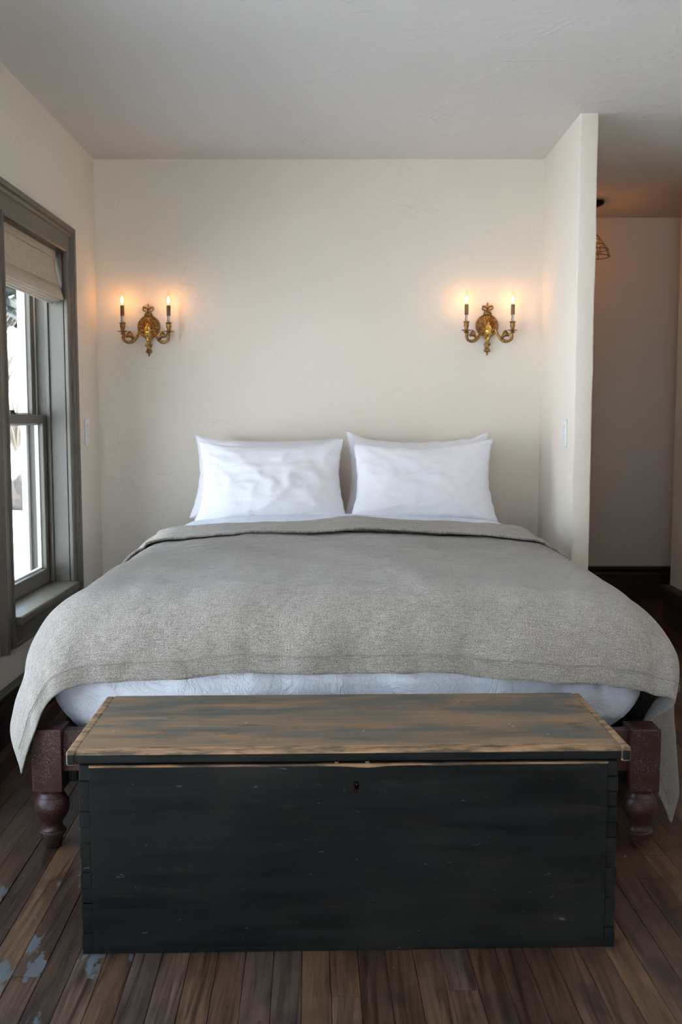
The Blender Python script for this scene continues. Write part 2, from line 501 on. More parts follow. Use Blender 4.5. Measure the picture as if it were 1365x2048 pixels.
def make_window(name, loc, rz, label, dims=(WHALF, WZ0, WZ1)):
    WH, WZ0, WZ1 = dims
    r = empty(name, loc, rz)
    struct(r, label, 'window')
    h = WH; zb = WZ0-0.109; zm = (WZ0+WZ1)/2
    casing_piece(r, 'side_casing', (-h, zb), (-h, WZ1), (-1, 0), 0, 1)
    casing_piece(r, 'side_casing', (h, WZ1), (h, zb), (1, 0), -1, 0)
    casing_piece(r, 'head_casing', (-h, WZ1), (h, WZ1), (0, 1), -1, 1)
    for s in (-1, 1):
        G().box(*sorted((s*h, s*(h+0.02))), -0.004, TH, WZ0-0.03, WZ1+0.02).make('jamb', M['trim'], r)
        G().box(*sorted((s*h, s*(h-0.011))), 0.062, 0.079, WZ0, WZ1).make('stop_bead', M['trim'], r, bevel=0.002)
        G().box(*sorted((s*h, s*(h-0.011))), 0.1165, 0.1195, WZ0, WZ1).make('parting_bead', M['out_white'], r)
        G().box(*sorted((s*h, s*(h-0.03))), 0.157, TH+0.012, WZ0, WZ1).make('exterior_stop', M['out_white'], r, bevel=0.003)
    G().box(-h, h, -0.004, TH, WZ1, WZ1+0.02).make('head_jamb', M['trim'], r)
    G().box(-h, h, 0.157, TH+0.012, WZ1-0.03, WZ1).make('exterior_head', M['out_white'], r)
    G().box(-h, h, -0.042, 0.115, WZ0-0.03, WZ0).make('stool', M['trim'], r, bevel=0.006)
    G().box(-h, h, 0.115, TH+0.05, WZ0-0.045, WZ0-0.012).make('exterior_sill', M['out_white'], r, bevel=0.004)
    G().box(-h+0.001, h-0.001, -0.016, 0.0, zb+0.008, WZ0-0.03).box(-h+0.001, h-0.001, -0.024, 0.0, zb, zb+0.014).make('apron', M['trim'], r, bevel=0.003)
    sash(r, 'lower_sash', WZ0, zm+0.018, 0.080, 0.115, 0.062, 0.036, WH)
    sash(r, 'upper_sash', zm-0.018, WZ1, 0.1205, 0.1555, 0.036, 0.05, WH)
    lk = G().lathe([(0.014, 0), (0.014, 0.006), (0.008, 0.009), (0.006, 0.016), (0.0, 0.017)], (0, 0.097, zm+0.018), 16).box(-0.03, 0.01, 0.091, 0.103, zm+0.028, zm+0.034)
    lk.make('sash_lock', M['iron'], r, bevel=0.001)
    return r
make_window('window_1', (XL, W1Y, 0), PI/2, 'tall double hung window with olive grey casing beside the bed')
make_window('unseen_window_2', (XL, W2Y, 0), PI/2, 'unseen tall double hung window added for daylight beside the chest', BIG)
make_window('unseen_window_3', (XL, W3Y, 0), PI/2, 'unseen third double hung window added for daylight towards the rear of the room', BIG)
make_window('unseen_window_4', (W4X, YR, 0), PI, 'unseen tall double hung window added for daylight across from the bed', BIG)

# roman shade in the window beside the bed
def linen_simple(name, col, sc=900):
    k = N(name); v = k.coord()
    a = k.noise(k.coord(scale=(1, 0.12, 0.12)), 260, 3); b = k.noise(k.coord(scale=(0.12, 0.12, 1)), 260, 3)
    w = k.math('ADD', a, b)
    c = k.mix(k.ramp(w, [(0.7, 0.0), (1.3, 1.0)]), tuple(x*0.86 for x in col), tuple(min(1, x*1.1) for x in col))
    return k.fin(c, 0.9, k.bump(w, 0.25, 0.002), spec=0.15)
M['shade'] = linen_simple('roman_shade_linen', (0.50, 0.41, 0.325))
def strip(par, name, prof, x0, x1, mat, t=0.0025, n=24, wav=0.0):
    v = []; f = []
    for i in range(n+1):
        x = x0 + (x1-x0)*i/n
        for j, (y, z) in enumerate(prof):
            v.append((x, y + wav*math.sin(x*9+j)*0.5 + wav*noise.noise((x*5, z*4, 0.3)), z + wav*0.6*noise.noise((x*4, 1.7, j*0.1))))
    m = len(prof)
    for i in range(n):
        for j in range(m-1):
            f.append((i*m+j, (i+1)*m+j, (i+1)*m+j+1, i*m+j+1))
    o = link(name, v, f, mat, par, True)
    md = o.modifiers.new('thick', 'SOLIDIFY'); md.thickness = t; md.offset = 0
    return o
sx0, sx1 = -WHALF+0.006, WHALF-0.012
def make_shade(yc, label):
    sh = tag(empty('roman_shade', (XL, yc, 0), PI/2), label, 'shade')
    strip(sh, 'panel', [(0.030 - 0.032*(t**1.6), 1.780 - 0.185*t) for t in [i/10 for i in range(11)]] , sx0, sx1, M['shade'], wav=0.0015)
    for kf in range(4):
        yy = -0.004 + 0.014*kf
        strip(sh, 'pleat', [(yy+0.010, 1.640), (yy+0.002, 1.612), (yy-0.004, 1.592-0.005*kf), (yy+0.001, 1.586-0.005*kf), (yy+0.006, 1.592-0.005*kf), (yy+0.010, 1.61)], sx0+0.001*kf, sx1-0.001*kf, M['shade'], 0.002)
    G().box(sx0, sx1, 0.022, 0.05, 1.755, 1.7835).make('head_rail', M['shade'], sh)
make_shade(W1Y, 'beige linen roman shade drawn up in the window beside the bed')

# ------------------------------------------------------------------ bed
XC = 0.0125
def wood_bed():
    k = N('dark_red_brown_wood'); v = k.coord()
    g = k.noise(k.coord(scale=(3, 3, 14)), 6, 5, 0.6, 0.4)
    c = k.mix(g, (0.026, 0.011, 0.009), (0.075, 0.030, 0.025))
    sp = k.new('ShaderNodeTexVoronoi'); sp.inputs['Scale'].default_value = 330; k.l(v, sp.inputs['Vector'])
    dots = k.ramp(sp.outputs['Distance'], [(0.0, 1.0), (0.22, 1.0), (0.34, 0.0)])
    patch = k.ramp(k.noise(v, 17, 4, 0.65), [(0.42, 0.0), (0.62, 1.0)])
    c = k.mix(k.math('MULTIPLY', k.math('MULTIPLY', dots, patch), 0.85), c, (0.34, 0.30, 0.31))
    r = k.ramp(g, [(0.3, 0.30), (0.7, 0.46)])
    return k.fin(c, r, k.bump(k.noise(v, 150, 4), 0.2, 0.002), spec=0.4)
M['bedwood'] = wood_bed()
bed = tag(empty('bed_frame', (XC, 3.55, 0)), 'low dark red brown wooden bed frame with turned ball feet', 'bed')
BY = 3.55
hx = 0.797                                     # outer half width
def to_bed(g): g.v = [(x-XC, y-BY, z) for x, y, z in g.v]; return g
foot_prof = [(0.019,0.0),(0.0225,0.004),(0.0255,0.022),(0.0275,0.030),(0.0275,0.031),(0.0335,0.034),(0.0355,0.039),(0.0345,0.043),(0.0290,0.046),(0.0300,0.0475),(0.0265,0.053),(0.0250,0.060),(0.0260,0.066),(0.0275,0.0675),(0.0275,0.069),(0.033,0.076),(0.0395,0.087),(0.0435,0.100),(0.0442,0.109),(0.0425,0.120),(0.038,0.130),(0.0345,0.134),(0.0355,0.1355),(0.0335,0.139),(0.0305,0.143),(0.0290,0.147),(0.0300,0.151),(0.034,0.153),(0.034,0.158)]
for sx in (-1, 1):
    for yc in (2.4885, 4.645):
        x0, x1 = sorted((XC+sx*hx, XC+sx*(hx-0.0765)))
        p = to_bed(G().box(x0, x1, yc-0.0385, yc+0.0385, 0.156, 0.319)).make('post', M['bedwood'], bed, bevel=0.0025)
        q = to_bed(G().lathe(foot_prof, ((x0+x1)/2, yc, 0), 40)).make('turned_foot', M['bedwood'], p)
        auto_smooth(q, 38)
    xr = XC+sx*(hx-0.014)
    r = to_bed(G().box(*sorted((xr, xr-sx*0.032)), 2.527, 4.6065, 0.19, 0.300)).make('side_rail', M['bedwood'], bed, bevel=0.002)
    to_bed(G().box(*sorted((XC+sx*0.7195, XC+sx*0.694)), 2.50, 2.60, 0.165, 0.215)).make('corner_block', M['iron'], bed, bevel=0.004)
to_bed(G().box(XC-hx+0.0765, XC+hx-0.0765, 2.466, 2.500, 0.206, 0.312)).make('foot_rail', M['bedwood'], bed, bevel=0.002)
to_bed(G().box(XC-hx+0.0765, XC+hx-0.0765, 4.63, 4.664, 0.206, 0.312)).make('head_rail', M['bedwood'], bed, bevel=0.002)
for i in range(9):
    y = 2.62 + i*0.24
    to_bed(G().box(XC-0.752, XC+0.752, y, y+0.07, 0.225, 0.245)).make('slat', M['bedwood'], bed)

# ---- bedding
def nz(x, y, z=0.0): return noise.noise((x, y, z))
def top(x, y):
    """height of the made bed"""
    u = (x-XC)/0.70
    z = 0.667 - 0.020*u*u - 0.012*u**4
    z += 0.006*nz(x*2.1, y*2.3, 3.3) + 0.003*nz(x*5, y*6, 1.1)
    t = max(0.0, (3.15-y)/0.6)
    z += -0.010*t*t
    z += 0.032*math.exp(-((y-4.32)/0.11)**2)
    return z

def grid_faces(na, nb):
    return [(i*(nb)+j, (i+1)*nb+j, (i+1)*nb+j+1, i*nb+j+1) for i in range(na-1) for j in range(nb-1)]
def grid_normals(P):
    da = np.gradient(P, axis=0); db = np.gradient(P, axis=1)
    n = np.cross(da, db); n /= (np.linalg.norm(n, axis=2, keepdims=True)+1e-9)
    return n

def white_linen(name, col, wr=1.0):
    k = N(name); v = k.coord()
    big = k.noise(v, 9, 6, 0.62, 1.2)
    cre = k.ramp(k.noise(v, 14, 5, 0.6, 1.8), [(0.42, 0.0), (0.5, 1.0), (0.58, 0.0)])
    weave = k.noise(v, 700, 2)
    n1 = k.bump(big, 0.35*wr, 0.012)
    n2 = k.bump(cre, 0.20*wr, 0.004, n1)
    n3 = k.bump(weave, 0.12, 0.0015, n2)
    k.p.inputs['Sheen Weight'].default_value = 0.15
    return k.fin(col, 0.85, n3, spec=0.15)
M['linen_white'] = white_linen('white_linen', (0.79, 0.785, 0.82), 0.65)
M['duvet_white'] = white_linen('white_cotton', (0.80, 0.83, 0.91), 2.6)

def duvet():
    HWd, Rd, yf, yh = 0.620, 0.145, 2.654, 4.60
    bot = 0.270
    na, nb = 150, 200
    ext = 0.50
    A = np.linspace(-HWd-ext, HWd+ext, na); B = np.linspace(yf-ext, yh, nb)
    P = np.zeros((na, nb, 3))
    for i, a in enumerate(A):
        for j, y in enumerate(B):
            du = max(0, abs(a)-HWd); dv = max(0, yf-y)
            px = XC + max(-HWd, min(HWd, a)); py = max(y, yf)
            tz = top(px, py) - 0.014 - 0.016*max(0.0, min(1.0, (4.12-py)/0.1))
            if du == 0 and dv == 0: P[i, j] = (px, py, tz); continue
            nn = math.hypot(du, dv); s = max(du, dv)
            np4 = (du**4+dv**4)**0.25
            cx, cy = (math.copysign(du/np4, a), -dv/np4)
            q = Rd*PI/2
            if s < q: h = Rd*math.sin(s/Rd); z = tz - Rd*(1-math.cos(s/Rd))
            else:
                t = (s-q)/(ext-q)
                h = Rd + 0.012*math.sin(PI*min(1, t*1.3)) - 0.060*t**4
                z = tz - Rd - t*(tz-Rd-bot)
            along = px*1.0 + py*1.3 + math.atan2(cx, cy)*0.2
            amp = min(1, s/0.2)
            h += amp*(0.018*nz(along*5, z*5, 7.7) + 0.010*nz(along*13, z*7, 2.2) - 0.018*abs(nz(along*4.2, z*10, 5.0)))
            P[i, j] = (px+cx*h, py+cy*h, z)
    o = link('duvet', P.reshape(-1, 3), grid_faces(na, nb), M['duvet_white'], None, True)
    return tag(o, 'puffy white cotton duvet tucked into the bed frame under the grey blanket', 'duvet')
duvet()

def blanket_mat():
    k = N('taupe_linen_weave')
    v = k.coord('UV')
    w1 = k.new('ShaderNodeTexWave', wave_type='BANDS', bands_direction='DIAGONAL'); w1.inputs['Scale'].default_value = 105; w1.inputs['Distortion'].default_value = 6.0; w1.inputs['Detail'].default_value = 2; w1.inputs['Detail Scale'].default_value = 3
    k.l(v, w1.inputs['Vector'])
    fz = k.noise(v, 330, 3, 0.6)
    slub = k.noise(k.coord('UV', scale=(1, 14, 1)), 28, 4, 0.6)
    slub2 = k.noise(k.coord('UV', scale=(12, 1, 1)), 28, 4, 0.6)
    h = k.math('ADD', k.math('MULTIPLY', w1.outputs['Fac'], 0.30), k.math('ADD', fz, k.math('MULTIPLY', slub, 0.7)))
    t = k.ramp(k.math('ADD', k.math('MULTIPLY', h, 0.45), k.math('MULTIPLY', slub2, 0.15)), [(0.37, (0.140, 0.114, 0.091)), (0.50, (0.32, 0.278, 0.235)), (0.64, (0.58, 0.535, 0.485))])
    blot = k.noise(v, 3.2, 4, 0.6)
    c = k.mix(k.math('MULTIPLY', k.ramp(blot, [(0.45, 0.0), (0.72, 1.0)]), 0.35), t, (0.17, 0.135, 0.10))
    puck = k.noise(k.coord('UV', scale=(1.0, 1.5, 1)), 30, 5, 0.68, 0.8)
    crease = k.ramp(k.noise(k.coord('UV', scale=(3.0, 0.7, 1), rot=(0, 0, 0.35)), 3.2, 3, 0.5, 0.6), [(0.47, 0.0), (0.5, 1.0), (0.53, 0.0)])
    sep = k.new('ShaderNodeSeparateXYZ'); k.l(v, sep.inputs[0])
    near_head = k.ramp(k.math('MULTIPLY', sep.outputs[1], 0.5), [(0.18, 1.0), (0.62, 0.22)])
    cross = k.math('MULTIPLY', k.noise(k.coord('UV', scale=(1.3, 15, 1)), 2.6, 5, 0.62, 0.5), near_head)
    n00 = k.bump(cross, 0.9, 0.035)
    n0 = k.bump(crease, 0.12, 0.005, n00)
    n1 = k.bump(puck, 0.8, 0.012, n0)
    n2 = k.bump(h, 0.7, 0.003, n1)
    k.p.inputs['Sheen Weight'].default_value = 0.55
    k.p.inputs['Sheen Roughness'].default_value = 0.5
    return k.fin(c, 0.92, n2, spec=0.1)
M['blanket'] = blanket_mat()

HL, HR = 0.645, 0.675
RL, RR, RF = 0.205, 0.190, 0.19
YHEAD, YF = 4.105, 2.655
B0 = YHEAD - YF
OL, OR, OF = 0.42, 0.66, 0.320
def drape(a, b, lift=0.0):
    hw, R1 = (HR, RR) if a > 0 else (HL, RL)
    du = max(0.0, abs(a)-hw); dv = max(0.0, b-B0)
    px = XC + max(-HL, min(HR, a)); py = max(YHEAD-b, YF)
    tz = top(px, py) + 0.004 + lift
    # wrinkles running across the bed near the head, soft swells further down
    hd = max(0.0, min(1.0, (py-3.1)/0.7))
    tz += hd*(0.010*nz(px*1.4, py*13, 4.0) + 0.006*nz(px*2.2, py*30, 9.0))
    tz += 0.010*nz(px*2.6+py*0.8, py*1.7, 12.0) + 0.007*nz(px*6+py*3, py*3.4, 6.0) + 0.003*nz(px*16-py*6, py*9, 2.0)
    tz += 0.013*math.exp(-((px-0.14)/0.22)**2-((py-3.44-0.05*px)/0.07)**2)
    if du == 0 and dv == 0: return (px, py, tz)
    s = math.hypot(du, dv)
    cx, cy = math.copysign(du/s, a), -dv/s
    w = cx*cx
    R = R1*w + RF*(1-w)
    q = R*PI/2
    phi = math.atan2(abs(cx), -cy)          # 0 = foot, pi/2 = side
    along = px + py*1.0
    if s < q: h = R*math.sin(s/R); d = R*(1-math.cos(s/R)); e = 0.0
    else:
        e = s-q
        fl_ = 0.16*w + 0.02*(1-w)
        h = R + fl_*e; d = R + e*math.sqrt(1-fl_*fl_)
    amp = min(1.0, s/0.25)
    rip = amp*(0.030*nz(along*3.4, d*2.0, 21.0) + 0.011*nz(along*8.0, d*5, 2.0) + 0.004*nz(along*18, d*14, 5.0))
    if du > 0:
        rip += min(0.30, e)*(0.10*math.sin(py*15.0+1.3*math.copysign(1, a)) * (1 if dv == 0 else 0.5))
    # front hem hangs a little wavy
    if dv > 0:
        d += 0.010*min(1, dv/0.3)*nz(px*2.2, 3.0, 4.0)
    h += rip
    x, y, z = px+cx*h, py+cy*h, tz-d
    if du > 0 and dv > 0:
        k = min(1.0, dv/OF); k = k*k*(3-2*k)
        tab = CORNER_R if a > 0 else CORNER_L
        for (d0, o0), (d1, o1) in zip(tab, tab[1:]):
            if d0 <= du <= d1 + 1e-6:
                t = (du-d0)/(d1-d0); t = t*t*(3-2*t)
                x += k*(o0[0]+(o1[0]-o0[0])*t); y += k*(o0[1]+(o1[1]-o0[1])*t); z += k*(o0[2]+(o1[2]-o0[2])*t)
                break
        if a < 0: x += (du/OL)**2*(-0.09*k*(1-k) + 0.018*k)
    return (x, y, max(0.012, z))
# how the slack at the foot corners folds: displacement of the hem against overhang past the side
CORNER_R = [(0.0, (0,0,0)), (0.11, (0.025,-0.005,0.0)), (0.21, (0.040,-0.03,0.03)), (0.36, (-0.04,0.085,0.0)), (0.5, (-0.03,0.085,-0.01)), (0.67, (0.0,0.06,-0.02))]
CORNER_L = [(0.0, (0,0,0)), (0.15, (-0.01,-0.035,0.0)), (0.28, (0.0,-0.065,-0.005)), (0.43, (0.0,-0.095,-0.015))]
def foot_len(a):
    return B0 + OF + 0.012*nz(a*2.3, 8.8, 0) + 0.004*nz(a*9, 1.8, 0)
na, nb = 300, 250
Aarr = np.linspace(-HL-OL, HR+OR, na)
P = np.zeros((na, nb, 3)); uv = []
for i, a in enumerate(Aarr):
    L = foot_len(a)
    for j in range(nb):
        b = L*j/(nb-1)
        P[i, j] = drape(a, b); uv.append((a, b))
bl = link('blanket', P.reshape(-1, 3), grid_faces(na, nb), M['blanket'], None, True, uv=uv)
md = bl.modifiers.new('thick', 'SOLIDIFY'); md.thickness = 0.0035; md.offset = 1.0
tag(bl, 'taupe grey woven linen blanket draped over the bed', 'blanket')
Nrm = grid_normals(P)
if Nrm[na//2, nb//3, 2] < 0: Nrm = -Nrm
# stitched hem line
pth = []
for i in range(4, na-4, 2):
    L = foot_len(Aarr[i]); j = (L-0.047)/L*(nb-1); j0 = int(j); t = j-j0
    p = P[i, j0]*(1-t)+P[i, j0+1]*t; n_ = Nrm[i, j0]
    pth.append(tuple(p + n_*0.0042))
G().tube(pth, 0.0011, 5).make('hem_stitching', M['blanket'], bl, True)
# folded back top of the blanket
na2, nb2 = 220, 44
A2 = np.linspace(-HL-0.30, HR+0.34, na2)
Q = np.zeros((na2, nb2, 3)); uv2 = []
for i, a in enumerate(A2):
    L = 0.40 + 0.035*nz(a*1.7, 5.5, 0) + 0.05*max(0, a-0.1) - 0.03*math.exp(-((a-0.12)/0.09)**2)
    for j in range(nb2):
        t = j/(nb2-1); b = -0.012 + (L+0.012)*t
        edge = min(1.0, t/0.03)
        x, y, z = drape(a, b)
        lift = 0.013*edge + 0.004*nz(a*4, t*7, 3) + 0.010*math.exp(-((t-0.97)/0.08)**2)*(0.5+0.5*math.sin(a*5.1+0.7)) + 0.006*math.exp(-((t-0.2)/0.15)**2)
        Q[i, j] = (x, y, z); uv2.append((a, b+3.0))
        Q[i, j, 2] += 0
        P2 = lift
        Q[i, j] += np.array((0, 0, 0))
        Q[i, j, 2] += lift if abs(x-XC) < 0.74 else lift*0.35
        if abs(x-XC) >= 0.70: Q[i, j, 0] += math.copysign(lift*min(1, (abs(x-XC)-0.70)/0.08), x-XC)
fb = link('folded_top_edge', Q.reshape(-1, 3), grid_faces(na2, nb2), M['blanket'], bl, True, uv=uv2)
md = fb.modifiers.new('thick', 'SOLIDIFY'); md.thickness = 0.007; md.offset = 1.0

# ---- pillows
def pillow(name, w, h, t, seed, loc, tilt, yaw, roll, label, ears=(0,0,0,0), droop=0.0, group='white pillows at the head of the bed'):
    nu, nv = 74, 50
    v = []; f = []
    def pos(u, w_, side):
        ed = (1-u*u)*(1-w_*w_)
        x = w/2*u*(1-0.055*(1-w_*w_)**1.0)
        z = h/2*w_*(1-0.075*(1-u*u)**0.9)
        if w_ < 0: x *= 1 + 0.07*(-w_)**1.5
        for k_, (su, sv) in enumerate(((-1,1),(1,1),(-1,-1),(1,-1))):
            dd = math.hypot(u-su, w_-sv)
            e = math.exp(-(dd/0.16)**2)*ears[k_]
            x += su*e*0.35; z += sv*e
        th = t*(ed**0.42)*(0.80-0.24*w_)
        # sag of the filling and gathered edges
        th *= 1 + 0.07*nz(u*1.6+seed, w_*1.5, seed)
        edge = max(0.0, 1-ed*2.2)
        th += 0.006*edge*nz(u*9+seed, w_*9, 3.0+seed)*(ed**0.2)
        cr = nz(u*2.2+w_*1.4+seed, w_*3.0-u*2.0, seed*1.7)
        th += 0.012*(ed**0.3)*(1-abs(cr)*3.0 if abs(cr) < 0.33 else 0)*0.5
        th += 0.006*(ed**0.3)*nz(u*5+seed, w_*7, seed+4)
        sag = -droop*math.exp(-(u/0.6)**2)*max(0, w_)
        return (x + 0.004*nz(w_*6, seed, u), -side*th + 0.010*nz(u*2, w_*2, seed+8), z + sag + 0.004*nz(u*7, seed, 1.0))
    us = [math.sin((i/nu-0.5)*PI) for i in range(nu+1)]; ws = [math.sin((j/nv-0.5)*PI) for j in range(nv+1)]
    idx = {}
    for side in (1, -1):
        for i, u in enumerate(us):
            for j, w_ in enumerate(ws):
                b = i in (0, nu) or j in (0, nv)
                key = (i, j, 0 if b else side)
                if key in idx: continue
                idx[key] = len(v); v.append(pos(u, w_, side))
    g = lambda i, j, s: idx[(i, j, 0 if (i in (0, nu) or j in (0, nv)) else s)]
    for side in (1, -1):
        for i in range(nu):
            for j in range(nv):
                q = (g(i,j,side), g(i+1,j,side), g(i+1,j+1,side), g(i,j+1,side))
                f.append(q if side == 1 else tuple(reversed(q)))
    o = link(name, v, f, M['linen_white'], None, True)
    o.location = loc
    o.rotation_euler = (tilt, roll, yaw)
    # piped seam round the edge
    loop = [v[g(i, 0, 1)] for i in range(nu)] + [v[g(nu, j, 1)] for j in range(nv)] + [v[g(i, nv, 1)] for i in range(nu, 0, -1)] + [v[g(0, j, 1)] for j in range(nv, 0, -1)]
    G().tube(loop, 0.0035, 6, True).make('seam', M['linen_white'], o, True)
    return tag(o, label, 'pillow', group)
R = math.radians
pillow('pillow', 0.655, 0.370, 0.088, 1.3, (-0.336, 4.560, 0.831), R(-13), R(1), R(0.5), 'white linen pillow against the wall on the window side, mostly hidden', (0.012,0.0,0,0), 0.006)
pillow('pillow', 0.635, 0.375, 0.088, 5.1, (0.353, 4.560, 0.829), R(-12), R(-1), R(0), 'white linen pillow against the wall beside the partition, with one tall pointed corner', (0.030,0.022,0,0), 0.010)
pillow('pillow', 0.625, 0.350, 0.090, 2.7, (-0.306, 4.375, 0.825), R(-14), R(1), R(-0.5), 'white linen pillow propped in front, on the window side of the bed', (0.008,0.012,0,0), 0.010)
pillow('pillow', 0.605, 0.350, 0.090, 8.4, (0.360, 4.370, 0.823), R(-14), R(-1), R(-0.3), 'white linen pillow propped in front, on the partition side of the bed', (0.0,0.014,0,0), 0.010)

# ------------------------------------------------------------------ blanket chest
def chest_front():
    k = N('blackened_green_paint'); v = k.coord()
    st = k.ramp(k.noise(k.coord(scale=(0.35, 1, 4.5)), 9, 6, 0.62, 0.4), [(0.33, 0.0), (0.68, 1.0)])
    c = k.mix(st, (0.0020, 0.0024, 0.0027), (0.0115, 0.0125, 0.0122))
    pat = k.ramp(k.noise(k.coord(scale=(1, 1, 1.6)), 3.0, 5, 0.6), [(0.46, 0.0), (0.66, 1.0)])
    c = k.mix(k.math('MULTIPLY', pat, 0.6), c, (0.019, 0.021, 0.015))
    br = k.ramp(k.noise(k.coord(scale=(0.6, 1, 3)), 14, 6, 0.7), [(0.60, 0.0), (0.72, 1.0)])
    c = k.mix(k.math('MULTIPLY', br, 0.5), c, (0.050, 0.030, 0.019))
    sc = k.ramp(k.noise(k.coord(scale=(1, 1, 3.2)), 33, 3, 0.6), [(0.70, 0.0), (0.75, 1.0)])
    c = k.mix(k.math('MULTIPLY', sc, 0.6), c, (0.14, 0.16, 0.16))
    return k.fin(c, k.ramp(st, [(0.1, 0.50), (0.9, 0.68)]), k.bump(st, 0.2, 0.0015, k.bump(k.noise(v, 90, 3), 0.1, 0.002)), spec=0.22)
M['chest'] = chest_front()
def chest_lid():
    k = N('worn_blue_green_paint_on_pine'); v = k.coord()
    g = k.ramp(k.noise(k.coord(scale=(0.6, 7, 7)), 7, 6, 0.65, 0.5), [(0.20, 0.0), (0.80, 1.0)])
    big = k.noise(k.coord(scale=(0.55, 1.5, 1)), 5.5, 6, 0.66, 0.3)
    paint = k.mix(g, (0.042, 0.048, 0.043), (0.140, 0.142, 0.124))
    wood = k.mix(g, (0.12, 0.075, 0.042), (0.35, 0.222, 0.125))
    sep = k.new('ShaderNodeSeparateXYZ'); tc = k.new('ShaderNodeTexCoord'); k.l(tc.outputs['Object'], sep.inputs[0])
    front = k.ramp(k.math('ADD', k.math('MULTIPLY', sep.outputs[1], -3.2), 0.0), [(0.40, 0.0), (0.62, 0.30)])
    m = k.ramp(k.math('ADD', k.math('ADD', k.math('MULTIPLY', big, 0.75), k.math('MULTIPLY', g, 0.28)), k.math('MULTIPLY', front, 0.5)), [(0.42, 0.0), (0.60, 0.9)])
    c = k.mix(m, paint, wood)
    dk = k.ramp(k.noise(k.coord(scale=(0.8, 2.4, 1)), 8.5, 4, 0.6), [(0.64, 0.0), (0.70, 1.0)])
    c = k.mix(k.math('MULTIPLY', dk, 0.6), c, (0.030, 0.024, 0.018))
    vo = k.new('ShaderNodeTexVoronoi'); vo.inputs['Scale'].default_value = 19; k.l(v, vo.inputs['Vector'])
    fk = k.math('MULTIPLY', k.ramp(vo.outputs['Distance'], [(0.0, 1.0), (0.04, 1.0), (0.055, 0.0)]), k.ramp(k.noise(v, 8, 1), [(0.54, 0.0), (0.57, 1.0)]))
    c = k.mix(fk, c, (0.45, 0.43, 0.40))
    return k.fin(c, k.ramp(g, [(0.3, 0.42), (0.7, 0.6)]), k.bump(g, 0.3, 0.002), spec=0.3)
M['lid'] = chest_lid()
def worn_edge():
    k = N('worn_moulding'); v = k.coord()
    g = k.noise(k.coord(scale=(0.8, 5, 5)), 12, 6, 0.66)
    m = k.ramp(g, [(0.40, 0.0), (0.60, 1.0)])
    c = k.mix(m, (0.085, 0.062, 0.042), (0.40, 0.235, 0.120))
    return k.fin(c, 0.5, k.bump(g, 0.3, 0.002), spec=0.4)
M['worn'] = worn_edge()
ch = tag(empty('blanket_chest', (0.014, 2.165, 0), R(1.5)), 'long old dark green wooden chest with worn lid at the foot of the bed', 'chest')
cw, cd, chh = 0.553, 0.19, 0.400             # half width, half depth, height
bt = 0.022
zc_ = [0.012 + 0.055*i for i in range(8)]
# front board with tails
fb_ = G().box(-cw+bt, cw-bt, -cd, -cd+bt, 0.010, chh)
zs = np.linspace(0.010, chh, 13)
pins = []
for i in range(12):
    z0, z1 = zs[i], zs[i+1]
    if i % 2 == 0:
        fb_.box(-cw, -cw+bt, -cd, -cd+bt, z0+0.0008, z1-0.0008).box(cw-bt, cw, -cd, -cd+bt, z0+0.0008, z1-0.0008)
    else: pins.append((z0, z1))
front = fb_.make('front_board', M['chest'], ch, bevel=0.0012)
for s in (-1, 1):
    sb = G().box(*sorted((s*cw, s*(cw-bt))), -cd+bt, cd-bt, 0.0, chh).make('side_board', M['chest'], ch, bevel=0.0015)
    for z0, z1 in pins:
        G().box(*sorted((s*(cw-0.0008), s*(cw-bt-0.001))), -cd+0.0028, -cd+bt, z0, z1).make('dovetail_pin', M['chest'], sb, bevel=0.0015)
G().box(-cw, cw, cd-bt, cd, 0.0, chh).make('back_board', M['chest'], ch, bevel=0.0015)
G().box(-cw+bt, cw-bt, -cd+bt, cd-bt, 0.012, 0.028).make('bottom_board', M['chest'], ch)
G().box(-cw+0.001, cw-0.001, -cd+0.0012, -cd+bt, 0.0, 0.010).make('bottom_edge', M['chest'], ch, bevel=0.001)
# worn bright upper edge of the front
wv = []
wf = []
nW = 60
for i in range(nW+1):
    x = -cw+bt + (2*cw-2*bt)*i/nW
    d = 0.0035 + 0.0025*max(0, nz(x*14, 1.0)) + 0.003*math.exp(-((x-0.03)/0.05)**2)
    wv += [(x, -cd-0.0004, chh-0.0010-d), (x, -cd-0.0004, chh-0.0004), (x, -cd+0.004, chh+0.0004)]
for i in range(nW):
    for j in range(2): wf.append((i*3+j, (i+1)*3+j, (i+1)*3+j+1, i*3+j+1))
link('worn_top_edge', wv, wf, M['worn'], ch)
# keyhole: recess plate and dark slot
kh = G()
KX, KZ = 0.012, 0.352
kp = [(KX+0.0085*math.cos(t)*(1.0 if math.sin(t) > 0 else 0.85), KZ+0.013*math.sin(t)) for t in np.linspace(0, 2*PI, 20, endpoint=False)]
v = [(x, -cd-0.0010, z) for x, z in kp] + [(x, -cd+0.002, z) for x, z in kp]
f = [tuple(range(20))] + [(i, (i+1) % 20, 20+(i+1) % 20, 20+i) for i in range(20)]
es = link('keyhole_wear', v, f, simple('reddish_bare_wood', (0.020, 0.007, 0.006), 0.8, spec=0.1), ch)
kp2 = [(KX+0.001+0.0040*math.cos(t), KZ+0.002+0.0085*math.sin(t)) for t in np.linspace(0, 2*PI, 16, endpoint=False)]
v = [(x, -cd-0.0018, z) for x, z in kp2] + [(x, -cd, z) for x, z in kp2]
f = [tuple(range(16))] + [(i, (i+1) % 16, 16+(i+1) % 16, 16+i) for i in range(16)]
link('keyhole_slot', v, f, simple('keyhole_black', (0.001, 0.001, 0.001), 1.0, spec=0.0), es)
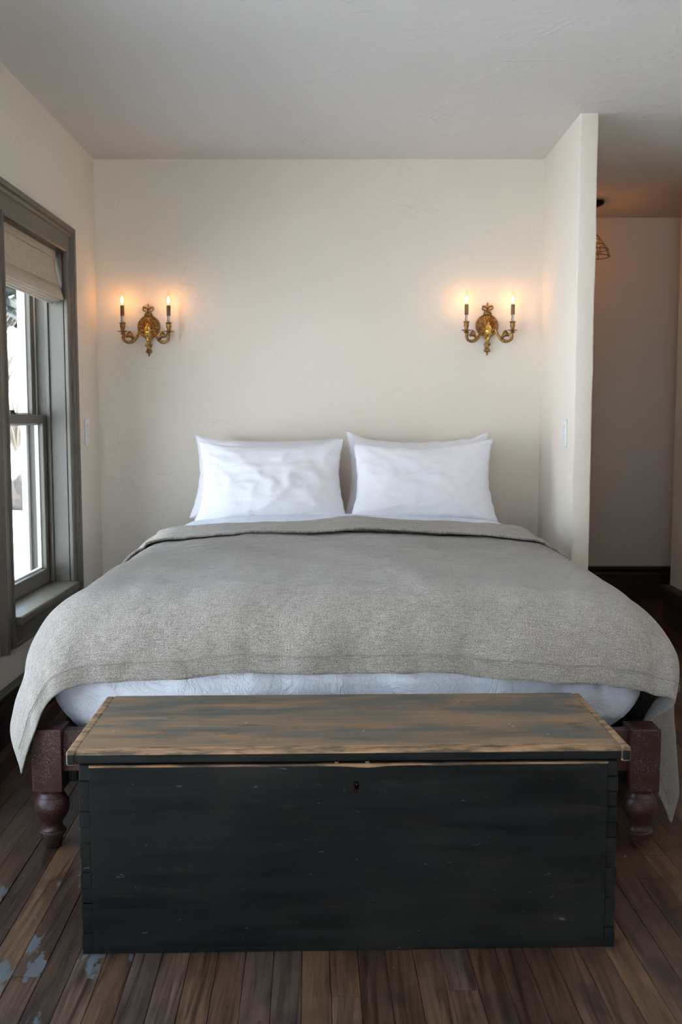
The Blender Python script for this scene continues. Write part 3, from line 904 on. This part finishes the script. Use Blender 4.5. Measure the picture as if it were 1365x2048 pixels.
G().lathe([(0.0016, 0), (0.0016, 0.001), (0.0005, 0.0016)], (KX+0.001, -cd-0.0018, KZ+0.005), 10, 'y').make('lock_pin', simple('dull_steel', (0.10, 0.09, 0.085), 0.5, 1.0), es, True)
# lid
lw, lf_, lb, lz0, lz1 = 0.573, -0.205, 0.196, 0.4085, 0.436
el = 0.020
lid = G().box(-lw+el, lw-el, lf_+0.022, lb, lz0, lz1).make('lid', M['lid'], ch, bevel=0.0015)
# front moulding: reeded profile
prof = [(lf_+0.022, lz0), (lf_+0.022, lz1), (lf_+0.0195, lz1), (lf_+0.0185, lz1-0.0016), (lf_+0.0165, lz1-0.0016), (lf_+0.0155, lz1-0.0003), (lf_+0.012, lz1-0.0003), (lf_+0.0112, lz1-0.0022), (lf_+0.0096, lz1-0.0024), (lf_+0.0086, lz1-0.0014), (lf_+0.005, lz1-0.003), (lf_+0.0015, lz1-0.0065), (lf_+0.0005, lz1-0.0095)]
prof2 = [(lf_+0.0022, lz1-0.0095), (lf_, lz1-0.0115), (lf_, lz0+0.003), (lf_+0.003, lz0), (lf_+0.0205, lz0), (lf_+0.0205, lz1-0.0095)]
def extr(par, name, pr, x0, x1, mat, bevel=0):
    n = len(pr)
    v = [(x, y, z) for x in (x0, x1) for y, z in pr]
    f = [(i, (i+1) % n, n+(i+1) % n, n+i) for i in range(n)] + [tuple(reversed(range(n))), tuple(range(n, 2*n))]
    o = link(name, v, f, mat, par, bevel=bevel)
    bm = bmesh.new(); bm.from_mesh(o.data); bmesh.ops.recalc_face_normals(bm, faces=bm.faces); bm.to_mesh(o.data); bm.free()
    return o
mo = extr(lid, 'front_moulding', [(lf_+0.022, lz1-0.0095)] + prof[1:], -lw+el, lw-el, M['worn'])
extr(lid, 'moulding_fillet', prof2, -lw+el, lw-el, M['chest'])
for s in (-1, 1):
    x0, x1 = sorted((s*lw, s*(lw-el)))
    G().box(x0, x1, lf_-0.001, lb, lz0-0.004, lz1-0.0005).make('end_cleat', M['worn'], lid, bevel=0.005, seg=3)
    G().box(*sorted((s*(lw-0.002), s*(lw-el+0.002))), lf_-0.0026, lf_+0.01, lz0-0.001, lz1-0.0075).make('cleat_end', M['chest'], lid, bevel=0.003)
for x in (-0.028, 0.035):
    G().box(x-0.004, x+0.004, -cd+0.0015, -cd+0.012, chh, lz0).make('lid_stop', M['worn'], ch)

# ------------------------------------------------------------------ brass wall sconces
def make_sconce(loc, label):
    r = tag(empty('wall_sconce', loc), label, 'wall lamp', 'brass two arm wall sconces')
    # local: x across, y=0 wall, room is -y, z up; origin = centre of medallion
    def disc():
        nr, nt = 26, 72; v = []; f = []
        for i in range(nr+1):
            rho = i/nr
            for k in range(nt):
                th = 2*PI*k/nt
                rr = 0.0545*rho
                h = 0.006
                if rho > 0.86: h = 0.012 - 0.010*((rho-0.92)/0.08)**2
                elif rho > 0.66: h = 0.0075 + 0.0050*math.cos(th*24)*math.sin(PI*(rho-0.66)/0.20)
                elif rho > 0.25: h = 0.008 + 0.0045*(0.66-rho)/0.4 + 0.0045*math.cos(th*18+6*rho)
                else: h = 0.016
                if rho == 1: h = 0.0
                v.append((rr*math.cos(th), -max(0, h), rr*math.sin(th)))
        for i in range(nr):
            for k in range(nt):
                k2 = (k+1) % nt
                f.append((i*nt+k, i*nt+k2, (i+1)*nt+k2, (i+1)*nt+k))
        return link('medallion', v, f, M['brass'], r, True)
    disc()
    # tail below the medallion with a drop
    tl = G().lathe([(0.022, 0.0), (0.017, -0.008), (0.012, -0.018), (0.009, -0.028), (0.008, -0.036)], (0, -0.006, -0.046), 20)
    tl.v = [(x, min(-0.0005, -0.0 + (y+0.006)*0.55 - 0.006), z) for x, y, z in tl.v]
    tl.make('tail', M['brass'], r, True)
    dp = G().lathe([(0.006, 0.0), (0.012, -0.006), (0.014, -0.013), (0.008, -0.018), (0.0085, -0.024), (0.013, -0.032), (0.014, -0.037), (0.007, -0.041), (0.004, -0.048), (0.0045, -0.053), (0.0005, -0.060)], (0, -0.011, -0.080), 14)
    dp = dp.make('drop_finial', M['brass'], r, True)
    for sgn in (-1, 1):
        G().tube([(0, -0.012, -0.090), (sgn*0.010, -0.014, -0.092), (sgn*0.0155, -0.013, -0.087), (sgn*0.013, -0.012, -0.081)], [0.003, 0.003, 0.0028, 0.0015], 6).make('drop_leaf', M['brass'], dp, True)
        G().tube([(0, -0.012, -0.118), (sgn*0.010, -0.014, -0.121), (sgn*0.016, -0.013, -0.117)], [0.003, 0.0028, 0.0015], 6).make('drop_leaf', M['brass'], dp, True)
    # ribbon bow on top
    cr = G().lathe([(0.0205, 0.0), (0.017, 0.008), (0.015, 0.016), (0.010, 0.024)], (0, 0, 0.050), 16)
    cr.v = [(x, min(-0.0005, y*0.4-0.005), z) for x, y, z in cr.v]
    crest = cr.make('crest', M['brass'], r, True)
    for sgn in (-1, 1):
        lp = [(sgn*(0.013+0.0115*math.cos(t)+0.004*math.sin(t)), -0.010-0.003*math.sin(t), 0.079+0.008*math.sin(t)+sgn*0.001) for t in np.linspace(0, 2*PI, 18, endpoint=False)]
        G().tube(lp, 0.0030, 6, True).make('bow_loop', M['brass'], crest, True)
        G().tube([(0, -0.012, 0.075), (sgn*0.008, -0.013, 0.067), (sgn*0.014, -0.011, 0.058), (sgn*0.019, -0.008, 0.052)], [0.003, 0.0034, 0.003, 0.002], 6).make('ribbon_tail', M['brass'], crest, True)
        G().tube([(0, -0.012, 0.078), (sgn*0.012, -0.013, 0.089), (sgn*0.022, -0.011, 0.092), (sgn*0.026, -0.009, 0.088)], [0.003, 0.0032, 0.0028, 0.0018], 6).make('ribbon_tail', M['brass'], crest, True)
    G().lathe([(0.003, 0), (0.0055, 0.006), (0.0045, 0.013), (0.0058, 0.018), (0.0035, 0.025), (0.0005, 0.031)], (0, -0.010, 0.077), 12).make('crest_finial', M['brass'], crest, True)
    # vase shaped boss in front with a stem down to the drop
    G().lathe([(0.001, 0.036), (0.0045, 0.033), (0.0055, 0.028), (0.0045, 0.024), (0.010, 0.020), (0.0155, 0.010), (0.0190, -0.002), (0.0205, -0.008), (0.0185, -0.010), (0.0205, -0.012), (0.0185, -0.015), (0.0205, -0.017), (0.0185, -0.021), (0.009, -0.027), (0.0055, -0.034), (0.0065, -0.042), (0.004, -0.050)], (0, -0.042, -0.022), 24).make('boss', M['brass_bright'], r, True)
    tw = [(0.0025*math.sin(t*9), -0.042+0.030*t, -0.068-0.040*t) for t in np.linspace(0, 1, 14)]
    G().tube(tw, 0.0045, 8).make('twist_stem', M['brass_bright'], r, True)
    G().box(-0.010, 0.010, -0.042, -0.004, -0.048, -0.030).make('arm_bracket', M['brass'], r, bevel=0.004)
    for sgn in (-1, 1):
        ctrl = [(0.004, -0.040, -0.040), (0.020, -0.046, -0.026), (0.032, -0.052, -0.022), (0.036, -0.056, -0.034), (0.048, -0.062, -0.056), (0.064, -0.068, -0.073), (0.082, -0.074, -0.078), (0.098, -0.078, -0.072), (0.105, -0.080, -0.058), (0.102, -0.080, -0.044), (0.104, -0.080, -0.034)]
        # smooth with Catmull-Rom
        pts = []
        c = [Vector((sgn*x, y, z)) for x, y, z in ctrl]
        for i in range(len(c)-1):
            p0, p1, p2, p3 = c[max(0, i-1)], c[i], c[i+1], c[min(len(c)-1, i+2)]
            for t in np.linspace(0, 1, 5, endpoint=False):
                pts.append(0.5*((2*p1)+(p2-p0)*t+(2*p0-5*p1+4*p2-p3)*t*t+(3*p1-p0-3*p2+p3)*t**3))
        pts.append(c[-1])
        rad = [0.0064 + 0.0018*math.sin(PI*i/len(pts)*3)**2 for i in range(len(pts))]
        arm = G().tube(pts, rad, 10).make('arm', M['brass'], r, True)
        # acanthus leaf curling on the arm
        lv = []; lff = []
        for i in range(9):
            t = i/8
            cx = sgn*(0.058+0.034*t); cz = -0.064 + 0.010*t + 0.020*math.sin(PI*t)*0.9; hh = 0.015*math.sin(PI*(0.15+0.8*t)) * (1+0.25*math.cos(t*22))
            lv += [(cx, -0.066-0.010*t-0.004, cz-hh), (cx, -0.066-0.010*t-0.009, cz), (cx, -0.066-0.010*t-0.003, cz+hh)]
        for i in range(8):
            for j in range(2): lff.append((i*3+j, (i+1)*3+j, (i+1)*3+j+1, i*3+j+1))
        lo = link('leaf', lv, lff, M['brass'], arm, True)
        ms = lo.modifiers.new('thick', 'SOLIDIFY'); ms.thickness = 0.004; ms.offset = 0
        X, Y = sgn*0.107, -0.080
        G().lathe([(0.004, -0.008), (0.013, -0.005), (0.011, -0.002), (0.006, 0.001)], (X, Y, -0.034), 16).make('under_cup', M['brass'], arm, True)
        G().lathe([(0.005, 0.0), (0.012, 0.0015), (0.0235, 0.004), (0.0240, 0.0055), (0.012, 0.0040), (0.006, 0.004)], (X, Y, -0.032), 28).make('drip_pan', M['brass'], arm, True)
        G().lathe([(0.006, 0.0), (0.0095, 0.006), (0.0085, 0.012), (0.0115, 0.018), (0.0122, 0.026), (0.0110, 0.034), (0.0125, 0.036), (0.0155, 0.038), (0.0155, 0.0405), (0.010, 0.0405)], (X, Y, -0.028), 20).make('candle_cup', M['brass'], arm, True)
        G().lathe([(0.0058, 0.0), (0.0058, 0.036)], (X, Y, 0.012), 12).make('socket', M['candle_white'], r, True)
        G().tube([(X-0.004, Y-0.005, 0.013), (X-0.007, Y-0.005, 0.022), (X-0.004, Y-0.006, 0.032), (X-0.006, Y-0.005, 0.045)], 0.0013, 6).make('wire', M['iron'], r, True)
        G().lathe([(0.0093, 0.0), (0.0093, 0.046), (0.0070, 0.0465)], (X, Y, 0.044), 18).make('sleeve', M['sleeve'], r)
        b = G().lathe([(0.0060, 0.0), (0.0065, 0.005), (0.0095, 0.014), (0.0118, 0.024), (0.0112, 0.034), (0.0080, 0.046), (0.0042, 0.057), (0.0018, 0.066), (0.0006, 0.073)], (X, Y, 0.090), 20).make('bulb', M['bulb'], r, True)
        G().lathe([(0.0005, 0.0), (0.0030, 0.003), (0.0052, 0.010), (0.0058, 0.017), (0.0045, 0.024), (0.0018, 0.030), (0.0004, 0.034)], (X, Y, 0.098), 12).make('filament', M['filament'], b, True)
    return r
make_sconce((-0.905, YB, 1.532), 'two arm brass wall sconce on the window side of the bed')
make_sconce((0.688, YB, 1.537), 'two arm brass wall sconce near the partition')

# ------------------------------------------------------------------ light switches
def make_switch(loc, rz, label):
    r = tag(empty('light_switch', loc, rz), label, 'light switch', 'white wall switches')
    G().box(-0.036, 0.036, -0.007, 0.0, -0.058, 0.058).make('plate', M['plastic'], r, bevel=0.0025)
    for zz in (-0.020, 0.006, 0.026):
        G().box(-0.0165, 0.0165, -0.0095, -0.006, zz-0.009, zz+0.009).make('button', M['plastic'], r, bevel=0.001)
        G().box(-0.006, 0.006, -0.0102, -0.009, zz-0.0015, zz+0.0015).make('button_mark', M['plastic2'], r)
    return r
make_switch((XL, 4.505, 1.042), PI/2, 'white switch plate on the window wall')
make_switch((PX0, 4.205, 1.040), -PI/2, 'white switch plate on the thin partition')

# ------------------------------------------------------------------ hall pendant
pd = tag(empty('cage_pendant', (1.405, 5.66, ZC)), 'black wire cage pendant lamp hanging in the hall', 'pendant lamp')
G().lathe([(0.006, -0.030), (0.030, -0.028), (0.052, -0.016), (0.055, -0.001)], seg=28).make('canopy', M['iron'], pd, True)
G().tube([(0, 0, -0.028), (0.001, 0, -0.08), (0, 0, -0.135)], 0.0032, 8).make('cord', M['iron'], pd, True)
G().lathe([(0.004, 0.0), (0.012, -0.004), (0.017, -0.014), (0.017, -0.042), (0.020, -0.046), (0.020, -0.058), (0.014, -0.060)], (0, 0, -0.130), 20).make('socket', M['iron'], pd, True)
cage = [(0.021, -0.182), (0.046, -0.210), (0.064, -0.236), (0.083, -0.262), (0.094, -0.300)]
for rr, zz in cage:
    G().tube([(rr*math.cos(t), rr*math.sin(t), zz) for t in np.linspace(0, 2*PI, 36, endpoint=False)], 0.0021, 6, True).make('cage_ring', M['iron'], pd, True)
for kx in range(8):
    t = 2*PI*kx/8 + 0.2
    G().tube([(rr*math.cos(t), rr*math.sin(t), zz) for rr, zz in cage], 0.0018, 6).make('cage_wire', M['iron'], pd, True)
b = G().lathe([(0.010, 0.0), (0.012, -0.012), (0.024, -0.045), (0.028, -0.068), (0.020, -0.090), (0.004, -0.098)], (0, 0, -0.185), 20).make('bulb', M['bulb'], pd, True)
G().lathe([(0.001, 0.0), (0.006, -0.005), (0.008, -0.025), (0.006, -0.045), (0.001, -0.050)], (0, 0, -0.205), 12).make('filament', M['filament_hall'], b, True)

# ------------------------------------------------------------------ outside: snow, rock, shrubs, trees
def snow_mat():
    k = N('snow'); v = k.coord()
    return k.fin(k.mix(k.noise(v, 0.4, 4), (0.80, 0.83, 0.88), (0.90, 0.91, 0.93)), 0.7, k.bump(k.noise(v, 2.2, 5), 0.5, 0.2), spec=0.2)
M['snow'] = snow_mat()
def ground_z(x, y):
    d = math.hypot(x, y)
    t = max(0.0, min(1.0, (d-21)/26)); t = t*t*(3-2*t)
    z = ZG + 0.25*nz(x*0.12, y*0.12, 2.0)*min(1, max(0, (d-8)/8)) + 5.6*t*(1 if x < 0 else max(0, 1-x/20))
    return z
ng = 90
gx = np.linspace(-75, 45, ng); gy = np.linspace(-45, 85, ng)
v = [(x, y, ground_z(x, y)) for x in gx for y in gy]
gr = link('snow_ground', v, grid_faces(ng, ng), M['snow'], None, True)
bm = bmesh.new(); bm.from_mesh(gr.data); bmesh.ops.recalc_face_normals(bm, faces=bm.faces)
if sum(fc.normal.z for fc in bm.faces) < 0: bmesh.ops.reverse_faces(bm, faces=bm.faces)
bm.to_mesh(gr.data); bm.free()
struct(gr, 'sunlit snowy yard rising to a hill outside the window', 'snow')
M['bark'] = simple('grey_bark', (0.16, 0.13, 0.10), 0.9, bump=(20, 0.5), var=0.3)
M['needles'] = simple('frosted_needles', (0.030, 0.040, 0.033), 0.8, var=0.4, scale=4)
M['twigs'] = simple('dry_brush_twigs', (0.13, 0.105, 0.08), 0.9, var=0.3)
M['rock'] = simple('brown_rock', (0.06, 0.05, 0.043), 0.9, bump=(6, 0.6), var=0.3, scale=4)
def conifer(x, y, h, w, label, seed):
    rnd = random.Random(seed)
    r = tag(empty('spruce_tree', (x, y, ground_z(x, y)-0.1), rnd.random()*6), label, 'tree', 'spruces on the snowy hill')
    G().lathe([(0.16, 0), (0.12, h*0.4), (0.02, h)], seg=10).make('trunk', M['bark'], r, True)
    v = []; f = []
    for i in range(420):
        t = rnd.random()**0.8
        z = h*(0.10+0.88*t); L = w*(1-t)**0.85*rnd.uniform(0.7, 1.1)+0.12
        a = rnd.random()*2*PI
        d = Vector((math.cos(a), math.sin(a), 0)); sd = Vector((-d.y, d.x, 0))
        n0 = len(v); wd = 0.13*L+0.10
        p0 = Vector((0, 0, z)); p1 = d*L*0.55+Vector((0, 0, z-L*0.10)); p2 = d*L+Vector((0, 0, z-L*0.38))
        v += [p0+sd*0.04, p0-sd*0.04, p1-sd*wd+Vector((0,0,-0.10)), p1+Vector((0,0,0.05)), p1+sd*wd+Vector((0,0,-0.10)), p2]
        f += [(n0, n0+3, n0+4), (n0, n0+1, n0+3), (n0+1, n0+2, n0+3), (n0+3, n0+2, n0+5), (n0+4, n0+3, n0+5)]
    link('foliage', v, f, M['needles'], r)
def shrub(x, y, h, w, label, seed):
    rnd = random.Random(seed)
    r = tag(empty('bare_shrub', (x, y, ground_z(x, y)-0.05), 0), label, 'shrub', 'bare shrubs at the foot of the hill')
    g = G()
    for i in range(70):
        a = rnd.random()*2*PI; l = rnd.uniform(0.6, 1.0)*h; s = rnd.uniform(0.2, 1.0)*w
        p = [Vector((0, 0, 0)), Vector((math.cos(a)*s*0.3, math.sin(a)*s*0.3, l*0.45)), Vector((math.cos(a)*s*0.8, math.sin(a)*s*0.8, l*0.85)), Vector((math.cos(a)*s*1.1, math.sin(a)*s*1.1, l))]
        g.tube(p, [0.025, 0.02, 0.014, 0.006], 4)
    g.make('twigs', M['twigs'], r)
for i, (x, y, h, w, lb) in enumerate([(-15.2, 44.0, 8.5, 2.4, 'tall frosted spruce on the crest of the snowy hill'), (-15.6, 51.0, 8.0, 2.0, 'shorter frosted spruce on the crest behind the tall one'), (-20.8, 53.0, 9.5, 2.4, 'broad frosted spruce far back on the hill')]):
    conifer(x, y, h, w, lb, 30+i)
for i, (x, y, h, w) in enumerate([(-8.3, 25.5, 1.7, 1.2), (-9.9, 28.9, 2.2, 1.3), (-6.4, 28.0, 1.6, 1.0), (-11.6, 33.2, 2.2, 1.4), (-8.9, 32.6, 2.2, 1.2)]):
    shrub(x, y, h, w, ['wide bare tan shrub nearest to the house in the snow', 'bare tan shrub halfway up to the hill', 'small bare shrub standing apart from the others', 'bare shrub highest up the slope', 'bare shrub on the lower slope behind the others'][i], 60+i)
bm = bmesh.new(); bmesh.ops.create_icosphere(bm, subdivisions=3, radius=1)
for vt in bm.verts: vt.co = Vector((vt.co.x*0.34, vt.co.y*0.30, vt.co.z*0.42))*(1+0.3*noise.noise(vt.co*1.7))
me = bpy.data.meshes.new('rock'); bm.to_mesh(me); bm.free(); me.materials.append(M['rock'])
rk = bpy.data.objects.new('rock', me); COL.objects.link(rk); rk.location = (-5.7, 17.9, ground_z(-5.7, 17.9)+0.22)
tag(rk, 'brown rock sticking out of the snow outside the window', 'rock')
